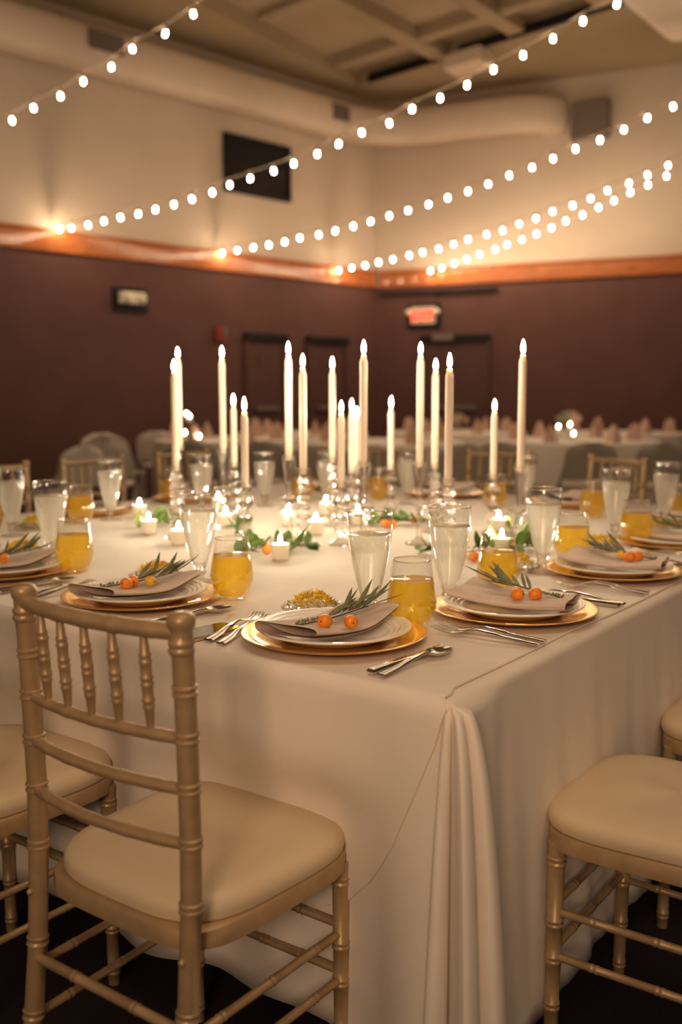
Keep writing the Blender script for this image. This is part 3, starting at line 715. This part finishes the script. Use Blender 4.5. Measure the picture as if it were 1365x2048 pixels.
# cutlery
def pair(P, kind, dx, where, y0=-.155, tilt=0, z=TZ + .002, n=''):
    cutlery(kind, P(dx, y0), P(dx * 1.06, y0 + .21), '%spolished steel %s %s' % (n, kind, where), z, tilt)
SIDE = [(P1, 'of the front centre place'), (P2, 'of place behind the nearest chair'), (P3, 'of the left edge place'), (P4, 'of the near right place'), (P5, 'of second place on right side'), (P6, 'of third place on right side')]
for P, w in SIDE:
    if P is P1:
        cutlery('fork', P(-.138, -.160), P(-.196, .045), 'inner polished steel fork ' + w, TZ + .002); cutlery('fork', P(-.172, -.155), P(-.226, .05), 'outer polished steel fork ' + w, TZ + .002)
    else:
        pair(P, 'fork', -.190, w, -.158, n='inner '); pair(P, 'fork', -.217, w, -.158, n='outer ')
    pair(P, 'knife', .188, w, -.155); pair(P, 'spoon', .209, w, -.158)
dish(pl(627, 1226, TZ), 'garnish dish of yellow petals behind the front centre plate', 0)
dish(pl(313, 1160, TZ), 'garnish dish of yellow petals behind the plate at left', 1)
dish(pl(45, 1112, TZ), 'garnish dish of yellow petals at left frame edge', 2)
dish(pl(1030, 1141, TZ), 'garnish dish of yellow petals right of the near right amber glass', 3)
dish(pl(1200, 1102, TZ), 'garnish dish of yellow petals behind second right plate', 4)
dish(pl(72, 1058, TZ), 'garnish dish of yellow petals behind left water glass', 5)
dish(pl(1332, 1064, TZ), 'garnish dish of yellow petals by the far right plate', 6)
PIL = [(25, 1072, 'leftmost water glass, cut by the frame'), (105, 1119, 'tall water glass left of the left amber glass'), (222, 1040, 'water glass before the far gold chair at left'),
       (400, 1165, 'water glass left of the second amber glass'), (405, 1020, 'far water glass left of the tapers'), (530, 1012, 'far water glass between left tapers'), (655, 1010, 'far water glass behind the middle tapers'),
       (740, 1238, 'nearest water glass, behind the front plate'), (898, 1213, 'cloudy water glass beside the near amber glasses'), (1085, 1145, 'water glass left of second right amber glass'),
       (815, 1008, 'far water glass left of right tapers'), (1050, 1018, 'far water glass behind the rightmost taper'), (1230, 1075, 'water glass on right between amber glasses'), (1330, 1050, 'water glass nearest the right frame edge')]
for k, (x, y, l) in enumerate(PIL): pilsner(pl(x, y, TZ), 'footed clear ' + l, k * .7)
STL = [(150, 1143, 'at left before the tall water glass'), (162, 1046, 'far left before gold chair'), (465, 1195, 'in front of greenery left of centre'), (348, 1005, 'far back behind left tapers'), (605, 1002, 'far back behind the beaded holder'),
       (759, 1000, 'far back in the middle of the tapers'), (823, 1255, 'nearest, beside the front plate'), (995, 1186, 'behind the near right plate, votive behind it'), (990, 1015, 'far back behind right tapers'), (1145, 1125, 'behind second right plate'),
       (1185, 1035, 'far right behind the tall water glass'), (1272, 1090, 'at right behind third plate'), (1357, 1040, 'cut by the right frame edge'), (-24, 1066, 'cut by the left frame edge')]
for x, y, l in STL: stemless(pl(x, y, TZ), 'stemless glass of amber drink ' + l)
# phone on the table
ph = thing('smartphone', 'gold rimmed smartphone lying face up right of nearest chair', 'phone', (P2(.0, 0).x, P2(0, 0).y, TZ), 0)
a, b = pl(375, 1292, TZ), pl(452, 1243, TZ); c = pl(413, 1268, TZ); ph.location = (c.x, c.y, TZ); ph.rotation_euler = (0, 0, math.atan2(U.y, U.x) - math.pi / 2 - .15)
pb = rsq(.034, .034, .069, .069, 7, 40)
part('body', stack([(.985, 0.0005, 0), (1, .0015, 0), (1, .006, 0), (.985, .007, 0)], pb).mesh('body', M['phonegold']), ph)
part('screen', stack([(.96, .007, 0), (.96, .0074, 0)], pb).mesh('screen', M['phoneglass']), ph)
part('home_button', MB().lathe([(.005, .0074), (.005, .0077), (0, .0077)], 16, 0, -.060).mesh('button', M['phonegold']), ph)
pt = tag(part('petal', leaf_mesh(.022, .006, .003, M['petal']), None, pl(452, 1232, TZ + .002), (0, 0, -1.2)), 'loose yellow petal beside the spoon tip left of centre', 'petal')

# ------------------------------------------------------------------ tapers on crystal holders
WAX = {}
def wax_mesh(L):
    if L not in WAX:
        WAX[L] = MB().lathe([(0, 0), (.0085, 0), (.0095, .012), (.0108, .03), (.0108, .036), (.0108, L - .022), (.0098, L - .017), (.0072, L - .012), (.0068, L - .002), (.004, L - .001), (0, L - .003)], 16).mesh('wax', M['wax'])
    return WAX[L]
WICK = MB().tube([(0, 0, -.004), (.0005, 0, .008)], .0009, 5).mesh('wick', M['wick'])
FLM = MB().lathe([(0, .003), (.0028, .005), (.0050, .010), (.0057, .016), (.0050, .024), (.0032, .031), (.0013, .037), (0, .040)], 12).mesh('flame', M['flame'])
def holder(kind, h, t):
    if kind == 'ripple':
        part('base', MB().lathe([(0, 0), (.038, 0), (.040, .004), (.034, .009), (.016, .016), (.010, .022)], 24).mesh('base', M['crystal']), t)
        n = max(4, round((h - .045) / .025)); m = MB(); st = (h - .045) / n; pr = [(.009, .020)]
        for k in range(n):
            z = .022 + st * k; pr += [(.0105, z), (.019, z + st * .25), (.0225, z + st * .5), (.019, z + st * .75), (.0105, z + st * .98)]
        part('stem', MB().lathe(pr, 20).mesh('stem', M['crystal']), t)
        part('socket', MB().lathe([(.0105, h - .024), (.017, h - .018), (.0165, h), (.0205, h + .002), (.0200, h + .006), (.0125, h + .006), (.0118, h - .012), (0, h - .014)], 20).mesh('socket', M['crystal']), t)
    elif kind == 'taper':
        part('base', MB().lathe([(0, 0), (.042, 0), (.044, .004), (.036, .008), (.018, .014), (.009, .024)], 24).mesh('base', M['crystal']), t)
        zz = h * .49
        part('stem', MB().lathe([(.009, .022), (.0085, .05), (.010, zz - .012), (.020, zz - .006), (.033, zz), (.034, zz + .004), (.020, zz + .009), (.0105, zz + .013)], 20).mesh('stem', M['crystal']), t)
        part('socket', MB().lathe([(.0105, zz + .012), (.0105, zz + .02), (.0150, zz + (h - zz) * .5), (.0225, h - .018), (.0235, h - .008), (.018, h + .004), (.0125, h + .004), (.0118, h - .012), (0, h - .014)], 8).mesh('socket', M['crystal']), t)
    else:
        part('base', MB().lathe([(0, 0), (.036, 0), (.038, .004), (.030, .010), (.013, .018), (.009, .024)], 24).mesh('base', M['crystal']), t)
        pr = [(.0085, .022)]; z = .026
        for r in (.0245, .019, .0265):
            dz = (h - .055) * r / .070
            pr += [(.009, z), (r * .75, z + dz * .2), (r, z + dz * .5), (r * .75, z + dz * .8), (.009, z + dz)]; z += dz
        part('stem', MB().lathe(pr, 20).mesh('stem', M['crystal']), t)
        part('socket', MB().lathe([(.009, z - .002), (.019, z + .008), (.0185, h), (.021, h + .003), (.0125, h + .004), (.0118, h - .012), (0, h - .014)], 20).mesh('socket', M['crystal']), t)
TAPERS = [(348, 742, 3.08, .295, 'ripple'), (356, 716, 3.42, .30, 'taper'), (444, 716, 3.34, .305, 'taper'), (467, 811, 3.55, .205, 'bobble'), (489, 822, 2.92, .210, 'bobble'), (577, 709, 3.02, .305, 'taper'),
          (606, 735, 2.94, .300, 'ripple'), (665, 738, 3.36, .300, 'ripple'), (683, 825, 2.95, .208, 'bobble'), (704, 820, 3.45, .205, 'bobble'), (714, 836, 3.80, .205, 'bobble'), (728, 709, 2.84, .305, 'taper'), (783, 815, 3.5, .205, 'bobble'),
          (842, 710, 2.96, .318, 'taper'), (872, 740, 3.22, .305, 'ripple'), (900, 736, 2.72, .305, 'ripple'), (990, 822, 3.18, .205, 'bobble'), (1047, 708, 2.82, .318, 'taper')]
HN = {'ripple': 'stacked ripple glass candle holder', 'taper': 'faceted flaring glass candlestick', 'bobble': 'low bobble glass candle holder'}
for k, (x, y, Y, L, kind) in enumerate(TAPERS):
    top = at(x, y, Y); h = top.z - L - TZ
    t = thing('candle_holder', '%s under the %s taper from the left' % (HN[kind], ORD[k + 1]), 'candle holder', (top.x, top.y, TZ), k, 'crystal candle holders')
    holder(kind, h, t)
    t = thing('taper_candle', '%s lit white taper candle, %s from the left' % ('tall' if L > .25 else 'short', ORD[k + 1]), 'candle', (top.x, top.y, TZ + h - .012), k * 1.3, 'lit white tapers')
    L2 = round(L + .012, 3)
    part('wax', wax_mesh(L2), t); part('wick', WICK, t, (0, 0, L2)); part('flame', FLM, t, (0, 0, L2), None, (1, 1, random.uniform(.85, 1.05)))
# votives
VG = MB().lathe([(0, 0), (.0225, 0), (.0240, .003), (.0285, .058), (.0290, .062), (.0270, .062), (.0262, .056)], 24).mesh('cup', M['glass'])
VW = MB().lathe([(0, .005), (.0218, .005), (.0255, .046), (.022, .047), (.004, .0455), (0, .0455)], 24).mesh('wax', M['vwax'])
VFL = MB().lathe([(0, .002), (.003, .004), (.005, .009), (.0048, .014), (.0025, .021), (0, .026)], 10).mesh('flame', M['flame'])
VOT = [(280, 1036, 'far left votive beside the leaves'), (298, 1069, 'left votive before the dark green leaves'), (358, 1090, 'votive left of the second water glass'), (452, 1056, 'votive right of the second water glass'),
       (577, 1052, 'votive left of the beaded holder'), (561, 1121, 'nearest votive, among greens with a kumquat'), (632, 1070, 'votive right of the beaded holder'), (652, 1030, 'far middle votive'),
       (998, 1066, 'votive below the short right taper'), (1004, 1108, 'votive seen through the amber glass at right'), (437, 1022, 'far votive behind the second water glass'), (716, 1050, 'votive under the middle tapers')]
def votive(p, l, g):
    t = thing('votive_candle', l, 'votive', p, 0, g)
    part('glass_cup', VG, t); part('wax', VW, t); part('flame', VFL, t, (0, 0, .0465)); return t
for x, y, l in VOT: p = pl(x, y, TZ); votive(p, 'lit ' + l, 'votives on the head table')
# greenery runners
def greenery(p, rz, label, seed, L=.2, n=11, up=.3, pale=0):
    rnd = random.Random(seed); t = thing('greenery_sprig', label, 'greenery', (p.x, p.y, TZ), rz, 'leafy sprigs among the candles')
    path = [Vector((L * (q - .5), .02 * math.sin(q * 5 + seed), .006 + .012 * math.sin(q * 3))) for q in [i / 8 for i in range(9)]]
    part('stem', MB().tube(path, .0018, 5).mesh('stem', M['stem']), t)
    for i in range(n):
        q = i / (n - 1); p = path[min(8, int(q * 8))]; s = 1 if i % 2 else -1
        ms = LV_L[0] if i < pale else rnd.choice(LV_G)
        part('leaf', ms, t, p, (rnd.uniform(.05, up * 2), rnd.uniform(-.6, .6), s * rnd.uniform(.7, 1.7) - math.pi / 2 * 0 - .9), (rnd.uniform(.8, 1.2),) * 3)
GR = [(318, 1056, .3, 'dark leafy sprig beside the left votives', .14, 12, .6), (482, 1068, 1.2, 'upright leafy sprig at base of the short left tapers', .10, 9, 1.0), (527, 1108, .1, 'leafy sprig with kumquat behind nearest votive', .16, 13, .5),
      (605, 1104, -.2, 'narrow leafy sprig right of the nearest votive', .10, 8, .2), (800, 1052, .1, 'leafy sprig with kumquats in the table centre', .20, 15, .4), (872, 1112, .2, 'leafy sprig left of the cloudy water glass', .09, 8, .4),
      (965, 1110, .5, 'leafy sprig with kumquat behind near right amber glass', .16, 14, .6), (1045, 1104, -.3, 'leafy sprig under the rightmost taper', .12, 9, .7), (1022, 1064, 1.0, 'pale upright leaf by the right votive', .07, 4, 1.2)]
for k, (x, y, rz, l, L, n, up) in enumerate(GR): greenery(pl(x, y, TZ), rz, l, 40 + k, L, n, up, 3 if k == 8 else (2 if k == 0 else 0))
for x, y, l in [(537, 1110, 'beside the nearest votive'), (764, 1054, 'left of a pair in the table centre'), (789, 1057, 'right of a pair in the table centre'), (824, 1046, 'farther right in the table centre'), (945, 1122, 'behind near right amber glass'), (1012, 1092, 'half hidden by leaves at right')]:
    p = pl(x, y, TZ); kumquat((p.x, p.y, TZ + .014), (math.pi / 2, .3, x * .1), 'orange kumquat on the cloth ' + l, group='kumquats among the greenery')

# ------------------------------------------------------------------ background guests' tables
def round_cloth(x, y, r, label, ph):
    rows = []
    n = 72
    for rr, z, w in ((.0, .757, 0), (r * .6, .757, 0), (r - .01, .757, 0), (r, .750, 0), (r + .004, .73, .1), (r + .012, .5, .5), (r + .02, .25, .8), (r + .03, .015, 1)):
        rows.append([((rr + .02 * w * math.sin(k * 2 * math.pi * 12 / n + ph) + .012 * w * math.sin(k * 2 * math.pi * 5 / n)) * math.cos(2 * math.pi * k / n), (rr + .02 * w * math.sin(k * 2 * math.pi * 12 / n + ph) + .012 * w * math.sin(k * 2 * math.pi * 5 / n)) * math.sin(2 * math.pi * k / n), z) for k in range(n)])
    return tag(part('round_tablecloth', MB().grid(rows, True).mesh('cloth', M['cloth']), None, (x, y, 0)), label, 'tablecloth', 'round guest tables under white cloths')
TENT = MB().add([(-.07, -.05, 0), (.07, -.05, 0), (.07, .05, 0), (-.07, .05, 0), (-.05, 0, .13), (.05, 0, .15), (0, -.01, .17)], [(0, 1, 5, 6, 4), (2, 3, 4, 6, 5), (1, 2, 5), (3, 0, 4), (3, 2, 1, 0)]).mesh('napkin', M['pink'], False)
GT = [(-1.12, 9.75, .7, 'with four candle lights beside the leftmost tapers'), (.40, 9.3, .75, 'behind the middle tapers'), (2.25, 9.6, .8, 'with three bright votives at right'), (4.0, 8.7, .75, 'at the right frame edge'),
      (-.45, 11.2, .75, 'before the left doors'), (1.35, 11.6, .8, 'farthest, before the exit door'), (3.2, 11.4, .75, 'by the right wall')]
tops = 0
for k, (x, y, r, l) in enumerate(GT):
    round_cloth(x, y, r, 'round white tablecloth ' + l, k)
    sp = sorted([(x + r * .7 * math.cos(j * math.pi / 3 + k), y + r * .7 * math.sin(j * math.pi / 3 + k), j * math.pi / 3 + k) for j in range(6)], key=lambda q: q[0] / q[1])
    for j, (nx, ny, a) in enumerate(sp):
        tag(part('standing_napkin', TENT, None, (nx, ny, .757), (0, 0, a)), '%s blush napkin on round table %s' % (ORD[j + 1], l), 'napkin', 'blush napkins on the guest tables')
def bg_votive(px, py, Y, l, riser=True):
    p = at(px, py, Y); zb = p.z - .062
    if riser:
        h = zb - .757
        t = thing('tall_votive_stand', 'clear glass stand under the ' + l, 'candle stand', (p.x, p.y, .757)); part('foot', MB().lathe([(0, 0), (.05, 0), (.05, .006), (.012, .012)], 16).mesh('foot', M['crystal']), t)
        part('stem', MB().lathe([(.012, .01), (.010, h * .5), (.012, h - .008), (.035, h - .004), (.035, h), (0, h)], 12).mesh('stem', M['crystal']), t)
    votive((p.x, p.y, zb if riser else .757), l, 'votives on guest tables')
for a in [(373, 826, 9.7, 'upper left candle of four on left guest table'), (379, 831, 9.5, 'upper right candle of four on left guest table'), (370, 864, 9.4, 'lower left candle of four on left guest table'), (399, 872, 9.3, 'lower right candle of four on left guest table'),
          (1118, 852, 9.5, 'left candle of three on right guest table'), (1141, 848, 9.6, 'upper right candle of three on right guest table'), (1148, 866, 9.3, 'lower right candle of three on right guest table')]: bg_votive(*a)
def vase(x, y, h, label, seed):
    rnd = random.Random(seed); t = thing('flower_vase', label, 'vase', (x, y, .757))
    part('glass_vase', MB().lathe([(0, 0), (.05, 0), (.05, .005), (.02, .03), (.025, h * .6), (.06, h), (.058, h), (.022, h * .6)], 20).mesh('vase', M['glass']), t)
    for k in range(14):
        a = rnd.uniform(0, 6.28); e = rnd.uniform(0, .11)
        part('bloom', MB().ball((e * math.cos(a), e * math.sin(a), h + .03 + rnd.uniform(0, .08) * (1 - e / .13)), .04, 8, 6).mesh('bloom', M[rnd.choice(['petalpink', 'olive', 'pink'])]), t)
vase(2.26, 9.95, .16, 'glass vase of dusky blooms above the three right votives', 1)
vase(1.35, 11.6, .10, 'low vase of blooms on the farthest round table', 2)
# folding chairs
def fold_mesh():
    d = {}
    rows = []
    for i in range(9):
        q = i / 8; z = .50 + .31 * q; w = .215 * (1 if q < .55 else math.sqrt(max(.0, 1 - ((q - .55) / .47) ** 2.6)))
        rows.append([(x * w, -.20 - .05 * q - .035 * (1 - x * x), z) for x in (-1, -.75, -.4, 0, .4, .75, 1)])
    d['back'] = rows
    return d
fr = fold_mesh()['back']
BACK = {}; SEAT = {}; FLEG = {}; RLEG = {}
for c in ('white', 'grey'):
    m = MB().grid(fr); m.grid([[(x, y - .018, z) for x, y, z in reversed(r)] for r in fr]); BACK[c] = m.mesh('back', M[c])
    SEAT[c] = stack([(.97, .42, 0), (1, .425, 0), (1, .44, 0), (.96, .446, 0)], rsq(.2, .21, .2, .2, 5, 24)).mesh('seat', M[c])
    for i, sx in enumerate((-1, 1)):
        FLEG[c, i] = MB().tube([(sx * .205, -.235, .62), (sx * .21, .0, .40), (sx * .21, .2, 0)], .013, 6).mesh('leg', M[c])
        RLEG[c, i] = MB().tube([(sx * .192, .10, .42), (sx * .192, -.22, 0)], .013, 6).mesh('leg', M[c])
def folding(x, y, rz, c, label):
    t = thing('folding_chair', label, 'chair', (x, y, 0), rz, 'folding chairs at guest tables')
    part('backrest', BACK[c], t); part('seat', SEAT[c], t)
    for i in (0, 1): part('leg', FLEG[c, i], t); part('leg', RLEG[c, i], t)
FC = []
def fpx(px, Y, rz, c, l): p = at(px, 850, Y); FC.append([p.x, p.y, math.radians(rz), c, l])
fpx(187, 10.1, 35, 'white', 'dim folding chair by the left wall, farthest left of the back row')
fpx(219, 8.55, 4, 'white', 'brightly lit white folding chair behind the far left gold chair')
fpx(120, 7.7, 55, 'white', 'angled folding chair just left of the bright one')
fpx(262, 9.75, -15, 'white', 'folding chair behind and right of the bright one')
fpx(322, 10.7, 0, 'white', 'folding chair left of the leftmost tapers, back row')
fpx(408, 8.45, -5, 'grey', 'dim white folding chair between the left tapers')
fpx(520, 8.6, 0, 'grey', 'dim white folding chair behind the short left tapers')
fpx(640, 7.7, 10, 'grey', 'dim white folding chair behind the middle tapers')
fpx(740, 7.9, -10, 'grey', 'dim white folding chair right of the middle tapers')
fpx(905, 8.0, 15, 'grey', 'dim white folding chair behind the tall right pair of tapers')
fpx(1062, 8.4, -40, 'grey', 'dim white folding chair turned beside the rightmost taper')
fpx(1172, 8.4, 0, 'grey', 'dim white folding chair above the square turned gold chair')
fpx(1305, 8.3, -3, 'grey', 'dim white folding chair nearest the right frame edge')

for it in range(60):                                   # nudge chairs clear of tables and of each other
    for i, a in enumerate(FC):
        for x, y, r, _ in GT:
            d = math.hypot(a[0] - x, a[1] - y); lim = r + .33
            if d < lim: a[0] += (a[0] - x) / d * (lim - d); a[1] += (a[1] - y) / d * (lim - d)
        for j, b in enumerate(FC):
            if i == j: continue
            d = math.hypot(a[0] - b[0], a[1] - b[1])
            if d < .58: a[0] += (a[0] - b[0]) / d * (.58 - d) * .5; a[1] += (a[1] - b[1]) / d * (.58 - d) * .5
for a in FC: folding(*a)
